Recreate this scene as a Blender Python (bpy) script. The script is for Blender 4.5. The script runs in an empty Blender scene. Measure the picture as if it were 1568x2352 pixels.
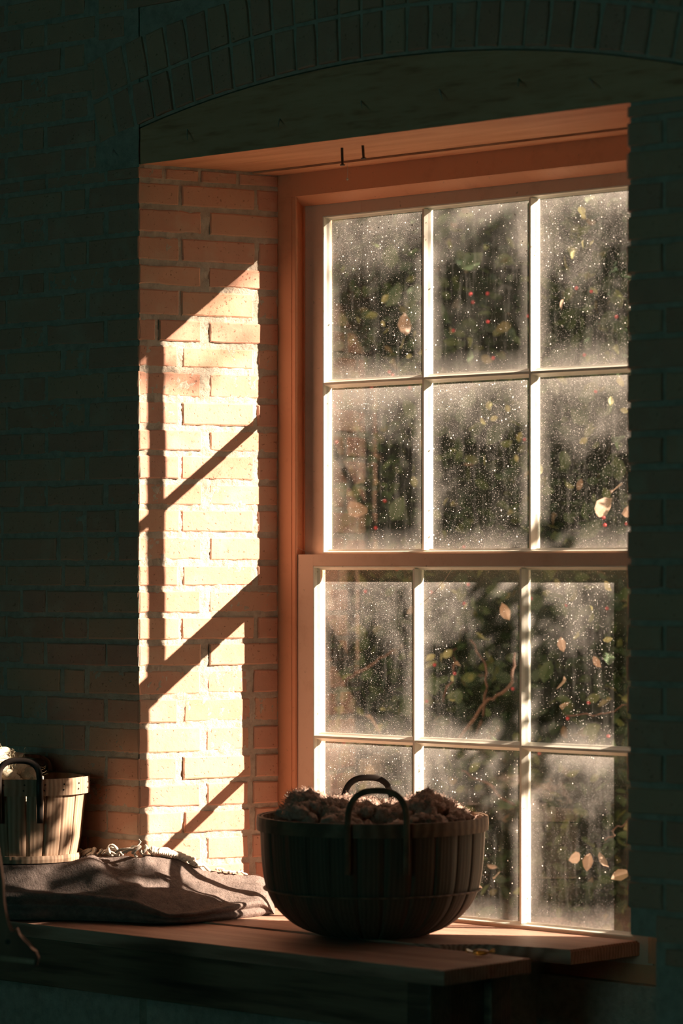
import bpy, bmesh, math, random
from mathutils import Vector, Matrix, noise as mnoise

random.seed(7)
SC = bpy.context.scene
COL = SC.collection
Z0 = 1.67                      # eye height: heights below are written relative to the eye

# ------------------------------------------------------------------ camera
AL = math.radians(47.0)        # angle between the window wall and the line of sight
RV = Vector((math.sin(AL), math.cos(AL), 0))       # picture-right on the floor plan
FV = Vector((-math.cos(AL), math.sin(AL), 0))      # line of sight on the floor plan
FPX, D0 = 7343.0, 8.1
def st(s, t, z=0.0):
    p = RV * s + FV * t
    return Vector((p.x, p.y, z + Z0))
cam_d = bpy.data.cameras.new('camera')
cam = bpy.data.objects.new('camera', cam_d)
COL.objects.link(cam)
cam.location = RV * 0.514 - FV * D0 + Vector((0, 0, Z0))
cam.rotation_euler = FV.to_track_quat('-Z', 'Y').to_euler()
cam_d.sensor_fit = 'VERTICAL'
cam_d.sensor_height = 36.0
cam_d.lens = FPX / 2352 * 36.0
cam_d.shift_y = 134 / 2352
cam_d.clip_end = 200
cam_d.dof.use_dof = True
cam_d.dof.focus_distance = 8.15
cam_d.dof.aperture_fstop = 2.4
SC.camera = cam

# ------------------------------------------------------------------ light
world = bpy.data.worlds.new('world'); SC.world = world
world.use_nodes = True
bg = world.node_tree.nodes['Background']
bg.inputs['Color'].default_value = (0.86, 0.82, 0.74, 1)
bg.inputs['Strength'].default_value = 0.70
sun_d = bpy.data.lights.new('sun', 'SUN'); sun = bpy.data.objects.new('sun', sun_d)
COL.objects.link(sun)
SUN_DIR = Vector((-1.42, -1.0, -0.84)).normalized()
sun.rotation_euler = SUN_DIR.to_track_quat('-Z', 'Y').to_euler()
sun_d.energy = 21.5
sun_d.color = (1.0, 0.81, 0.67)
sun_d.angle = math.radians(0.5)
far_d = bpy.data.lights.new('teal_fill_lamp', 'AREA'); far = bpy.data.objects.new('teal_fill_lamp', far_d)  # teal lamp added to lift the dark tones, with no known source behind it
COL.objects.link(far)
far_d.shape = 'RECTANGLE'; far_d.size = 2.6; far_d.size_y = 1.7
far_d.energy = 19.0
far_d.color = (0.0, 0.80, 0.70)
far.location = (2.6, -9.2, 2.1)
far.rotation_euler = (math.radians(90), 0, 0)      # shines towards +Y, into the room
SC.view_settings.view_transform = 'Standard'
SC.view_settings.look = 'None'
SC.view_settings.exposure = 0.42
SC.view_settings.gamma = 1.0
SC.view_settings.use_curve_mapping = False

# ------------------------------------------------------------------ helpers
def link(o, parent=None):
    COL.objects.link(o)
    if parent is not None:
        o.parent = parent
    return o
def mesh_obj(name, verts, faces, mat, parent=None, smooth=False):
    me = bpy.data.meshes.new(name)
    me.from_pydata([tuple(v) for v in verts], [], faces)
    if smooth:
        for p in me.polygons: p.use_smooth = True
    if mat: me.materials.append(mat)
    return link(bpy.data.objects.new(name, me), parent)
def bm_obj(name, bm, mat, parent=None, smooth=False):
    me = bpy.data.meshes.new(name)
    bmesh.ops.recalc_face_normals(bm, faces=bm.faces)
    bm.to_mesh(me); bm.free()
    if smooth:
        for p in me.polygons: p.use_smooth = True
    if mat: me.materials.append(mat)
    return link(bpy.data.objects.new(name, me), parent)
def empty(name, loc, parent=None):
    o = bpy.data.objects.new(name, None); o.location = loc; o.empty_display_size = 0.05
    return link(o, parent)
def tag(o, label=None, cat=None, group=None, kind=None):
    if label: o['label'] = label
    if cat: o['category'] = cat
    if group: o['group'] = group
    if kind: o['kind'] = kind
    return o
def add_box(bm, x0, x1, y0, y1, z0, z1, bevel=0.0):
    vs = [bm.verts.new((x, y, z)) for x in (x0, x1) for y in (y0, y1) for z in (z0, z1)]
    fs = [(0,1,3,2),(4,6,7,5),(0,4,5,1),(2,3,7,6),(0,2,6,4),(1,5,7,3)]
    faces = [bm.faces.new([vs[i] for i in f]) for f in fs]
    if bevel:
        es = list({e for f in faces for e in f.edges})
        bmesh.ops.bevel(bm, geom=es, offset=bevel, segments=2, affect='EDGES', profile=0.6)
def add_prism(bm, poly, axis, a0, a1):
    """extrude a 2D polygon along an axis: 'x' poly=(y,z), 'z' poly=(x,y), 'y' poly=(x,z)"""
    def P(p, a):
        return {'x': (a, p[0], p[1]), 'y': (p[0], a, p[1]), 'z': (p[0], p[1], a)}[axis]
    lo = [bm.verts.new(P(p, a0)) for p in poly]; hi = [bm.verts.new(P(p, a1)) for p in poly]
    n = len(poly)
    bm.faces.new(lo); bm.faces.new(hi[::-1])
    for i in range(n):
        bm.faces.new([lo[i], hi[i], hi[(i+1) % n], lo[(i+1) % n]])
def sweep(path, half_w, half_t, wdir, ring=4):
    """flat strap swept along path; wdir(i) = width direction"""
    verts, faces = [], []
    n = len(path)
    for i, p in enumerate(path):
        tn = (path[min(i+1, n-1)] - path[max(i-1, 0)]).normalized()
        w = wdir(i); w = (w - tn * w.dot(tn)).normalized()
        b = tn.cross(w)
        for k in range(8):
            a = math.pi * 2 * (k + .5) / 8
            ca, sa = math.cos(a), math.sin(a)
            ca = math.copysign(abs(ca) ** .5, ca); sa = math.copysign(abs(sa) ** .5, sa)
            verts.append(p + w * half_w * ca + b * half_t * sa)
    for i in range(n-1):
        for k in range(8):
            a = i*8+k; c = i*8+(k+1) % 8
            faces.append((a, c, c+8, a+8))
    faces.append(tuple(range(7, -1, -1))); faces.append(tuple(range((n-1)*8, n*8)))
    return verts, faces
def tube(path, radii, seg=6):
    verts, faces = [], []
    n = len(path)
    ref = Vector((0.31, 0.17, 0.93))
    for i, p in enumerate(path):
        tn = (path[min(i+1, n-1)] - path[max(i-1, 0)]).normalized()
        u = tn.cross(ref)
        if u.length < 1e-3: u = tn.cross(Vector((1, 0, 0)))
        u.normalize(); v = tn.cross(u)
        r = radii[i] if hasattr(radii, '__len__') else radii
        for k in range(seg):
            a = 2*math.pi*k/seg
            verts.append(p + u*r*math.cos(a) + v*r*math.sin(a))
    for i in range(n-1):
        for k in range(seg):
            a = i*seg+k; c = i*seg+(k+1) % seg
            faces.append((a, c, c+seg, a+seg))
    faces.append(tuple(range(seg-1, -1, -1))); faces.append(tuple(range((n-1)*seg, n*seg)))
    return verts, faces
def nz(x, y, z=0.0, s=1.0):
    return mnoise.noise(Vector((x*s, y*s, z*s)))
def sstep(a, b, x):
    t = max(0.0, min(1.0, (x-a)/(b-a))); return t*t*(3-2*t)
def interp(pts, x):
    if x <= pts[0][0]: return pts[0][1]
    for (a, b), (c, d) in zip(pts, pts[1:]):
        if x <= c: return b + (d-b)*(x-a)/(c-a)
    return pts[-1][1]

# ------------------------------------------------------------------ materials
class NT:
    def __init__(s, name, rough=0.8, spec=0.3):
        s.m = bpy.data.materials.new(name); s.m.use_nodes = True
        s.t = s.m.node_tree; s.b = s.t.nodes['Principled BSDF']
        s.b.inputs['Roughness'].default_value = rough
        s.b.inputs['Specular IOR Level'].default_value = spec
        s.out = s.t.nodes['Material Output']
    def n(s, typ, **kw):
        nd = s.t.nodes.new(typ)
        for k, v in kw.items():
            if k in nd.inputs: nd.inputs[k].default_value = v
            else: setattr(nd, k, v)
        return nd
    def l(s, a, b): s.t.links.new(a, b)
    def math(s, op, a, b=None, clamp=False):
        nd = s.n('ShaderNodeMath', operation=op, use_clamp=clamp)
        for i, v in enumerate((a, b)):
            if v is None: continue
            if hasattr(v, 'is_linked'): s.l(v, nd.inputs[i])
            else: nd.inputs[i].default_value = v
        return nd.outputs[0]
    def ramp(s, fac, stops):
        r = s.n('ShaderNodeValToRGB'); e = r.color_ramp.elements
        while len(e) < len(stops): e.new(0.5)
        for i, (p, c) in enumerate(stops):
            e[i].position = p; e[i].color = (*c, 1) if len(c) == 3 else c
        s.l(fac, r.inputs[0]); return r.outputs[0]
    def mix(s, fac, a, b, blend='MIX'):
        m = s.n('ShaderNodeMix', data_type='RGBA', blend_type=blend)
        for v, i in ((fac, 0), (a, 6), (b, 7)):
            if hasattr(v, 'is_linked'): s.l(v, m.inputs[i])
            elif i == 0: m.inputs[0].default_value = v
            else: m.inputs[i].default_value = (*v, 1)
        return m.outputs[2]
    def coords(s, scale=(1, 1, 1), rand=False, kind='Object'):
        tc = s.n('ShaderNodeTexCoord'); v = tc.outputs[kind]
        if rand:
            oi = s.n('ShaderNodeObjectInfo'); k = s.math('MULTIPLY', oi.outputs['Random'], 57.0)
            ad = s.n('ShaderNodeVectorMath', operation='ADD'); s.l(v, ad.inputs[0]); s.l(k, ad.inputs[1]); v = ad.outputs[0]
        mp = s.n('ShaderNodeMapping'); mp.inputs['Scale'].default_value = scale
        s.l(v, mp.inputs['Vector']); return mp.outputs[0]
    def noise(s, vec, scale, detail=4, rough=.55, dist=0.0):
        nd = s.n('ShaderNodeTexNoise', Scale=scale, Detail=detail, Roughness=rough, Distortion=dist)
        s.l(vec, nd.inputs['Vector']); return nd.outputs['Fac']
    def bump(s, h, strength=.4, dist=.01):
        bp = s.n('ShaderNodeBump', Strength=strength, Distance=dist); s.l(h, bp.inputs['Height']); s.l(bp.outputs[0], s.b.inputs['Normal'])
    def col(s, c):
        if hasattr(c, 'is_linked'): s.l(c, s.b.inputs['Base Color'])
        else: s.b.inputs['Base Color'].default_value = (*c, 1)
        return s

def mat_brick(name):
    m = NT(name, .92, .15)
    v = m.coords(rand=True)
    oi = m.n('ShaderNodeObjectInfo')
    base = m.ramp(oi.outputs['Random'], [(0, (.60, .27, .19)), (.35, (.66, .33, .235)), (.65, (.70, .38, .25)), (1, (.62, .285, .215))])
    n1 = m.noise(v, 22, 6, .65)
    c = m.mix(m.math('MULTIPLY', n1, .55), base, (.74, .47, .32))
    n2 = m.noise(v, 9, 4)
    lime = m.ramp(n2, [(.56, (0, 0, 0)), (.72, (1, 1, 1))])
    c = m.mix(m.math('MULTIPLY', lime, .45), c, (.70, .53, .39))
    n3 = m.noise(v, 120, 3)
    dark = m.ramp(n3, [(.28, (1, 1, 1)), (.36, (0, 0, 0))])
    c = m.mix(m.math('MULTIPLY', dark, .5), c, (.22, .09, .05))
    m.col(c)
    h = m.math('ADD', m.math('MULTIPLY', m.noise(v, 30, 8, .7), .7), m.math('MULTIPLY', dark, -.35))
    m.bump(h, .55, .006)
    return m.m
def mat_mortar(name):
    m = NT(name, .95, .1); v = m.coords()
    c = m.ramp(m.noise(v, 35, 6, .7), [(.3, (.50, .39, .30)), (.5, (.66, .54, .43)), (.75, (.78, .67, .55))])
    m.col(c); m.bump(m.noise(v, 150, 6, .75), .8, .006)
    return m.m
def mat_wood(name, c0, c1, c2, scale=(1, 12, 12), rough=.65, spec=.3, ring=9.0, bump=.25):
    m = NT(name, rough, spec); v = m.coords(scale, rand=True)
    n = m.noise(v, 2.2, 5, .6, .6)
    wv = m.n('ShaderNodeTexWave', Scale=ring, Distortion=5.0, Detail=3.0)
    wv.bands_direction = 'Y'; m.l(v, wv.inputs['Vector'])
    f = m.math('ADD', m.math('MULTIPLY', n, .65), m.math('MULTIPLY', wv.outputs['Fac'], .35))
    m.col(m.ramp(f, [(.25, c0), (.5, c1), (.75, c2)]))
    m.bump(f, bump, .004)
    return m.m
def mat_paint(name, c, wear, rough=.5, amt=.35, dirt=(.25, .15, .09)):
    m = NT(name, rough, .35); v = m.coords()
    f = m.ramp(m.noise(v, 14, 6, .7), [(.52, (0, 0, 0)), (.7, (1, 1, 1))])
    cc = m.mix(m.math('MULTIPLY', f, amt), c, wear)
    d = m.ramp(m.noise(v, 90, 3, .6), [(.24, (1, 1, 1)), (.33, (0, 0, 0))])
    cc = m.mix(m.math('MULTIPLY', d, .5), cc, dirt)
    m.col(cc); m.bump(m.noise(m.coords((1, 1, 1)), 60, 4), .12, .003)
    return m.m
def mat_plain(name, c, rough=.8, spec=.2, var=.3, scale=20, bump=0.0):
    m = NT(name, rough, spec); v = m.coords(rand=True)
    f = m.noise(v, scale, 4)
    d = tuple(x*(1-var) for x in c); u = tuple(min(1, x*(1+var)) for x in c)
    m.col(m.ramp(f, [(.3, d), (.7, u)]))
    if bump: m.bump(f, bump, .004)
    return m.m
def mat_fuzzy(name, c0, c1, scale=60, rib=None, bump=.6):
    m = NT(name, 1.0, .02); v = m.coords()
    f = m.noise(v, scale, 6, .75)
    m.col(m.ramp(f, [(.3, c0), (.7, c1)]))
    m.b.inputs['Sheen Weight'].default_value = .15
    m.b.inputs['Sheen Roughness'].default_value = .6
    m.b.inputs['Sheen Tint'].default_value = (*c1, 1)
    m.bump(m.noise(v, scale*3.5, 4, .7), bump, .004)
    return m.m
def mat_leaf(name, stops, trans=.22):
    m = NT(name, .5, .3)
    g = m.n('ShaderNodeNewGeometry')
    c = m.ramp(g.outputs['Random Per Island'], stops)
    m.col(c)
    tr = m.n('ShaderNodeBsdfTranslucent'); m.l(c, tr.inputs['Color'])
    mx = m.n('ShaderNodeMixShader'); mx.inputs[0].default_value = trans
    m.l(m.b.outputs[0], mx.inputs[1]); m.l(tr.outputs[0], mx.inputs[2]); m.l(mx.outputs[0], m.out.inputs[0])
    return m.m
def mat_glass(name, dusty):
    m = NT(name); t = m.t
    lw = m.n('ShaderNodeLayerWeight', Blend=.5)
    fr = m.math('ADD', m.math('MULTIPLY', m.math('POWER', lw.outputs['Facing'], 4.0), .75), .04)
    tp = m.n('ShaderNodeBsdfTransparent'); tp.inputs[0].default_value = (.97, .98, .96, 1)
    gl = m.n('ShaderNodeBsdfAnisotropic'); gl.inputs['Roughness'].default_value = .03
    mx = m.n('ShaderNodeMixShader'); m.l(fr, mx.inputs[0]); m.l(tp.outputs[0], mx.inputs[1]); m.l(gl.outputs[0], mx.inputs[2])
    sh = mx.outputs[0]
    if dusty:
        tc = m.n('ShaderNodeTexCoord'); sep = m.n('ShaderNodeSeparateXYZ'); m.l(tc.outputs['Generated'], sep.inputs[0])
        gx, gz = sep.outputs[0], sep.outputs[2]
        v = m.coords(rand=True)
        nlow = m.noise(v, 7, 4, .6, .4)
        ex = m.math('ABSOLUTE', m.math('SUBTRACT', gx, .5)); ez = m.math('ABSOLUTE', m.math('SUBTRACT', gz, .5))
        edge = m.math('MAXIMUM', m.math('MULTIPLY', ex, 2.0), m.math('MULTIPLY', ez, 2.02))
        edge = m.math('ADD', edge, m.math('MULTIPLY', m.math('SUBTRACT', nlow, .5), .25))
        edge = m.ramp(edge, [(.72, (0, 0, 0)), (1.0, (1, 1, 1))])
        top = m.math('ADD', gz, m.math('MULTIPLY', m.math('SUBTRACT', nlow, .5), 1.3))
        top = m.ramp(top, [(.55, (0, 0, 0)), (1.05, (1, 1, 1))])
        blot = m.ramp(nlow, [(.5, (0, 0, 0)), (.75, (1, 1, 1))])
        haze = m.math('ADD', m.math('ADD', m.math('MULTIPLY', edge, .13), m.math('MULTIPLY', top, .10)), m.math('ADD', m.math('MULTIPLY', blot, .028), .006))
        grain = m.noise(v, 420, 2, .6)
        haze = m.math('MULTIPLY', haze, m.math('ADD', m.math('MULTIPLY', grain, 1.5), .25))
        # slanting smears that streak the sunlight
        sm = m.n('ShaderNodeMapping'); sm.inputs['Rotation'].default_value = (0, math.radians(35), 0); sm.inputs['Scale'].default_value = (60, 1, 9)
        m.l(v, sm.inputs['Vector'])
        sme = m.ramp(m.noise(sm.outputs[0], 1.0, 3, .6), [(.5, (0, 0, 0)), (.75, (1, 1, 1))])
        haze = m.math('ADD', haze, m.math('MULTIPLY', sme, .035))
        fac = haze
        for sc_, dens, amp in ((330, .26, .50), (140, .07, .9), (520, .28, .40)):
            vo = m.n('ShaderNodeTexVoronoi', Scale=float(sc_)); m.l(v, vo.inputs['Vector'])
            sp = m.n('ShaderNodeSeparateColor'); m.l(vo.outputs['Color'], sp.inputs[0])
            thr = m.math('ADD', m.math('MULTIPLY', top, .25), dens)
            keep = m.math('LESS_THAN', sp.outputs[0], thr)
            rad = m.math('ADD', m.math('MULTIPLY', sp.outputs[1], .22), .06)
            dot = m.math('LESS_THAN', vo.outputs['Distance'], rad)
            fac = m.math('ADD', fac, m.math('MULTIPLY', m.math('MULTIPLY', keep, dot), amp))
        fac = m.math('MINIMUM', fac, .92)
        dc = (.84, .76, .68, 1)
        tr = m.n('ShaderNodeBsdfTranslucent'); tr.inputs[0].default_value = dc
        df = m.n('ShaderNodeBsdfDiffuse'); df.inputs[0].default_value = dc
        dm = m.n('ShaderNodeMixShader'); dm.inputs[0].default_value = .35
        m.l(tr.outputs[0], dm.inputs[1]); m.l(df.outputs[0], dm.inputs[2])
        m2 = m.n('ShaderNodeMixShader'); m.l(fac, m2.inputs[0]); m.l(sh, m2.inputs[1]); m.l(dm.outputs[0], m2.inputs[2])
        sh = m2.outputs[0]
    m.l(sh, m.out.inputs[0])
    return m.m

M_BRICK = mat_brick('brick_clay')
M_MORTAR = mat_mortar('lime_mortar')
M_LINTEL = mat_wood('lintel_timber', (.50, .20, .105), (.72, .34, .19), (.82, .44, .26), scale=(1.2, 9, 9), ring=7)
M_CASING = mat_paint('bounce_tinted_casing', (.80, .35, .19), (.64, .26, .135), .55, .5)  # reddish tone puts bounced light from the sunlit brick into the paint
M_SASH = mat_paint('bounce_tinted_sash', (.78, .52, .38), (.64, .38, .25), .5, .5)  # off-white paint warmed to tan to carry the bounced light
M_BAR = mat_paint('glazing_paint', (.86, .80, .68), (.72, .58, .42), .5, .5, dirt=(.3, .16, .09))
M_SILL = mat_wood('sill_timber', (.26, .125, .09), (.48, .26, .185), (.62, .37, .27), scale=(1.0, 10, 10), ring=3, rough=.6)
M_TABLE = mat_wood('table_timber', (.10, .055, .04), (.20, .11, .075), (.30, .18, .12), scale=(1.0, 12, 12), ring=3, rough=.5)
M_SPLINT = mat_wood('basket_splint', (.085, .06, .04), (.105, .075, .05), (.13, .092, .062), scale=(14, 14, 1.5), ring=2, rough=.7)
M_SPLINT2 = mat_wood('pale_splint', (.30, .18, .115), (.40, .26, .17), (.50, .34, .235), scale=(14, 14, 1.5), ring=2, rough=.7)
M_BLACK = mat_plain('dark_handle', (.03, .02, .015), .5, .4)
M_BAND = mat_wood('dark_hoop', (.12, .07, .045), (.18, .11, .07), (.25, .16, .1), scale=(6, 6, 6), ring=2)
M_IRON = mat_plain('rusty_iron', (.05, .03, .02), .6, .5, .5, 80)
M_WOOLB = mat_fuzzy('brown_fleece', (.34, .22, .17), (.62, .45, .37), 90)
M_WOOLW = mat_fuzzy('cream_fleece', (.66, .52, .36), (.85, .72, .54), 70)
M_SHAWL = mat_fuzzy('grey_wool', (.13, .10, .088), (.26, .20, .175), 45, bump=1.0)
M_FRINGE = mat_fuzzy('pale_wool', (.55, .46, .38), (.74, .64, .54), 90)
M_LEAF = mat_leaf('hedge_leaf', [(0, (.016, .034, .016)), (.5, (.034, .062, .024)), (.82, (.065, .10, .036)), (.95, (.16, .18, .06)), (1, (.20, .13, .08))])
M_LEAFT = mat_leaf('dry_leaf', [(0, (.26, .17, .11)), (1, (.40, .28, .20))])
M_LEAFY = mat_leaf('yellow_leaf', [(0, (.22, .23, .09)), (1, (.36, .34, .16))])
M_LEAFG = mat_leaf('green_leaf', [(0, (.035, .06, .03)), (1, (.07, .105, .045))])
M_BERRY = mat_plain('red_berry', (.30, .02, .02), .4, .4)
M_TWIG = mat_plain('twig_bark', (.09, .055, .04), .9, .1, .4, 40)
M_WEB = mat_plain('cobweb', (.7, .55, .45), .8, .2)
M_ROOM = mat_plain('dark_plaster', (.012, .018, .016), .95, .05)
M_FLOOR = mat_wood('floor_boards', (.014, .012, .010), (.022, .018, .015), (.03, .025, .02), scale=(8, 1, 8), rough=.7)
M_GRASS = mat_plain('grass', (.06, .09, .035), .9, .1, .5, 30, .5)
M_STONE = mat_plain('sill_stone', (.45, .36, .28), .9, .1, .2, 30, .3)
M_AMBER = NT('amber_wrapper', .18, .6)
M_AMBER.col((.75, .38, .07)); M_AMBER.b.inputs['Transmission Weight'].default_value = .55
M_AMBER = M_AMBER.m
M_TOOL = mat_wood('tool_wood', (.16, .075, .05), (.22, .11, .07), (.30, .16, .10), scale=(8, 8, 1.5), ring=2, rough=.5)
M_GLASS_D = mat_glass('dusty_glass', True)
M_GLASS = mat_glass('clear_glass', False)

# ------------------------------------------------------------------ structure: masonry body
DEL = math.radians(16.9)
E = Vector((math.sin(DEL), math.cos(DEL), 0))       # along the splayed left reveal, room -> window
NREV = Vector((math.cos(DEL), -math.sin(DEL), 0))   # face normal of that reveal
YB, YO = 0.388, 0.50                                # back of the reveals, outer face of the wall
SILL, SOFF = -0.87, 1.030
XL, XR = 0.118, 1.390                               # back corners of the recess
XRF = 1.5605                                        # front right corner
RC = 0.008                                          # depth of the mortar joints behind the brick faces

def inset(p, d):                                    # push a plan point away from the recess
    return (p[0] + d[0], p[1] + d[1])
off = -NREV * RC
bm = bmesh.new()
add_prism(bm, [(-3.6, RC), (off.x + .002, RC), (XL + off.x, YB), (XL + off.x, YO), (-3.6, YO)], 'z', 0.0, Z0 + SOFF - .001)
add_box(bm, -3.6, -.1555, RC, YO, Z0 + SOFF - .001, 3.6)
wall_left = bm_obj('wall_left', bm, M_MORTAR); tag(wall_left, 'red brick wall left of the window, with sunlit splayed reveal', kind='structure')
# right pier: the lowest corner brick above the sill is missing
bm = bmesh.new()
nr = Vector((YB, XR - XRF, 0)).normalized()        # left pointing side of the right reveal lies along (XR-XRF, YB)
ZN0, ZN1 = Z0 + SILL - .002, Z0 - .803
full = [(XRF + .004, RC), (8.6, RC), (8.6, YO), (XR + .004, YO), (XR + .004, YB)]
notch = [(XRF + .075, RC), (8.6, RC), (8.6, YO), (XR + .004, YO), (XR + .004, YB), (XR + .06, YB - .02)]
add_prism(bm, full, 'z', 0.0, ZN0 - .45); add_prism(bm, notch, 'z', ZN0 - .45, ZN1); add_prism(bm, full, 'z', ZN1, Z0 + SOFF - .001); add_box(bm, 1.7555, 8.6, RC, YO, Z0 + SOFF - .001, 3.6)
wall_right = bm_obj('wall_right', bm, M_MORTAR); tag(wall_right, 'dark brick pier to the right of the window', kind='structure')
# masonry under the window board and over the arch
bm = bmesh.new()
add_box(bm, -.05, 1.0, RC + .02, YO, 0, Z0 + SILL - .035); add_box(bm, 1.0, XRF + .02, RC + .02, YB - .02, 0, Z0 + SILL - .45); add_box(bm, 1.0, XRF + .02, YB - .02, YO, 0, Z0 + SILL - .10)
wall_lower = bm_obj('wall_lower', bm, M_MORTAR); tag(wall_lower, 'masonry below the window board', kind='structure')
bm = bmesh.new()
AX, AZ, AR = 0.80, 1.21, 3.8                        # relieving arch: crown and radius
def arch_z(x, r=AR): return AZ - AR + math.sqrt(max(r*r - (x-AX)**2, 0))
xs = [-.156 + i*(1.912/24) for i in range(25)]
poly = [(x, Z0 + arch_z(x)) for x in xs] + [(1.756, 3.6), (-.156, 3.6)]
add_prism(bm, poly, 'y', RC, YO)
wall_upper = bm_obj('wall_upper', bm, M_MORTAR); tag(wall_upper, 'dark brickwork over the window with a shallow double arch', kind='structure')

# rough mortar skin of the reveal and of the lower left wall
def mortar_skin(org, dx, nrm, L, z0, z1, nx, nzv, name, parent, seed):
    vs, fs = [], []
    for j in range(nzv+1):
        for i in range(nx+1):
            a, z = L*i/nx, z0 + (z1-z0)*j/nzv
            d = -.0028 + .0024*nz(a, z, seed, 55) + .002*nz(a, z, seed+3, 150)
            p = org + dx*a + nrm*d
            vs.append((p.x, p.y, Z0 + z))
    w = nx+1
    for j in range(nzv):
        for i in range(nx):
            a = j*w+i; fs.append((a, a+1, a+w+1, a+w))
    o = mesh_obj(name, vs, fs, M_MORTAR, parent, True)
    return o
mortar_skin(Vector((0, 0, 0)) + E*.004, E, NREV, .402, SILL, SOFF, 110, 480, 'mortar_joint_skin', wall_left, 1.3)
mortar_skin(Vector((-.85, 0, 0)), Vector((1, 0, 0)), Vector((0, -1, 0)), .848, SILL, 1.5, 150, 400, 'mortar_joint_skin', wall_left, 5.3)

# ------------------------------------------------------------------ bricks
def brick_mesh(L, H, D, seed):
    m = max(2, int(L/.03))
    gx = [-L/2, -L/2+.0035] + [-L/2+.0035 + (L-.007)*i/m for i in range(1, m)] + [L/2-.0035, L/2]
    gz_ = [-H/2, -H/2+.0035, 0, H/2-.0035, H/2]
    nx, nh = len(gx)-1, len(gz_)-1
    vs, fs = [], []
    for j in range(nh+1):
        for i in range(nx+1):
            x, z = gx[i], gz_[j]
            bx, bz = i in (0, nx), j in (0, nh)
            y = .0011*nz(x, z, seed*3.7, 20)
            ex = 1 if i <= 1 else (-1 if i >= nx-1 else 0); ez = 1 if j <= 1 else (-1 if j >= nh-1 else 0)
            x0_, z0_ = x, z
            if ex: x += ex*(.0012 + .0020*nz(z0_, seed, 1, 60))
            if ez: z += ez*(.0010 + .0022*nz(x0_, seed, 2, 45) + (.0030 if nz(x0_, seed, 7, 11) > .40 else 0))
            if bx or bz: y += .0022 + .0010*nz(x, z, seed+9, 40)
            vs.append((x, y, z))
    w = nx+1
    for j in range(nh):
        for i in range(nx):
            a = j*w+i; fs.append((a, a+1, a+w+1, a+w))
    ring = [i for i in range(nx+1)] + [j*w+nx for j in range(1, nh+1)] + [nh*w+i for i in range(nx-1, -1, -1)] + [j*w for j in range(nh-1, 0, -1)]
    b0 = len(vs)
    for k in ring:
        vs.append((vs[k][0], D, vs[k][2]))
    n = len(ring)
    for k in range(n):
        fs.append((ring[k], b0+k, b0+(k+1) % n, ring[(k+1) % n]))
    me = bpy.data.meshes.new('brick')
    me.from_pydata(vs, [], fs); me.materials.append(M_BRICK)
    return me
_cache = {}
def brick(parent, center, L, H, rotz=0.0, D=.05, jit=.0018, roty=0.0):
    key = (round(L, 2), D, random.randrange(4))
    if key not in _cache:
        _cache[key] = (brick_mesh(max(key[0], .02), .058, D, random.random()*50), max(key[0], .02))
    me, L0 = _cache[key]
    o = bpy.data.objects.new('brick', me)
    o.scale = (L/L0, 1, H/.058)
    n = Vector((math.sin(rotz), -math.cos(rotz), 0))
    o.location = Vector(center) + n*random.uniform(-jit, jit)
    o.rotation_euler = (random.uniform(-.012, .012), roty + random.uniform(-.006, .006), rotz + random.uniform(-.008, .008))
    return link(o, parent)

ZL = [1.028, .990, .925, .854, .783, .720, .645, .578, .512, .437, .365, .299, .227, .161, .092, .019,
      -.046, -.115, -.182, -.250, -.322, -.395, -.470, -.540, -.609, -.678, -.748, -.818, -.868]
# the reveal: rows alternate between three and two visible bricks
TH = math.pi/2 - DEL
RA = [(0, .116), (.124, .334), (.344, .405)]
RB = [(0, .180), (.203, .405)]
for r in range(len(ZL)-1):
    zt, zb = ZL[r], ZL[r+1]
    if r == 0: row = [(0, .072), (.080, .172), (.182, .282), (.292, .405)]
    elif r == 6: row = [(0, .052), (.055, .178), (.203, .405)]
    elif r in (19, 21, 23, 25): row = [(0, .178), (.196, .318), (.330, .405)]
    elif r in (20, 22, 24, 26): row = [(0, .108 + .02*random.random()), (.128, .322), (.334, .405)]
    else: row = RA if r % 2 else RB
    for (a, b) in row:
        a2 = a + random.uniform(-.003, .003)*(a > 0); b2 = b + random.uniform(-.003, .003)*(b < .4)
        c = E*((a2+b2)/2); g = random.uniform(.010, .014)
        brick(wall_left, (c.x, c.y, Z0 + (zt+zb)/2), b2-a2, (zt-zb)-g, TH)
# the left wall face
def xu(u): return (u-318)/661.0
LA = [318, 237, 85, 22, -128, -190, -340]
LB = [318, 190, 129, -20, -82, -232, -300]
LC = [318, 265, 185, 118, -30, -95, -245]
ztop = [1.50, 1.431, 1.363, 1.295, 1.229, 1.163, 1.097] + ZL
for r in range(len(ztop)-1):
    zt, zb = ztop[r], ztop[r+1]
    rr = r-7
    row = LC if rr in (13, 14) else (LA if rr % 2 == 0 else LB)
    if zt > 1.16: row = [w for w in row]
    for b, a in zip(row, row[1:]):
        x0, x1 = xu(a) + .005, xu(b) - (.005 if b < 318 else -.001)
        jx = random.uniform(-.006, .006)
        if b < 318: x1 += jx
        if zt > 1.10 and x1 > -.165: x1 = -.165
        elif zt > 1.035 and x1 > -.160: x1 = -.160
        if x1 - x0 < .025 or x1 < -.9: continue
        brick(wall_left, ((x0+x1)/2, 0, Z0+(zt+zb)/2), x1-x0, (zt-zb)-random.uniform(.009, .013), 0)
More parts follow.
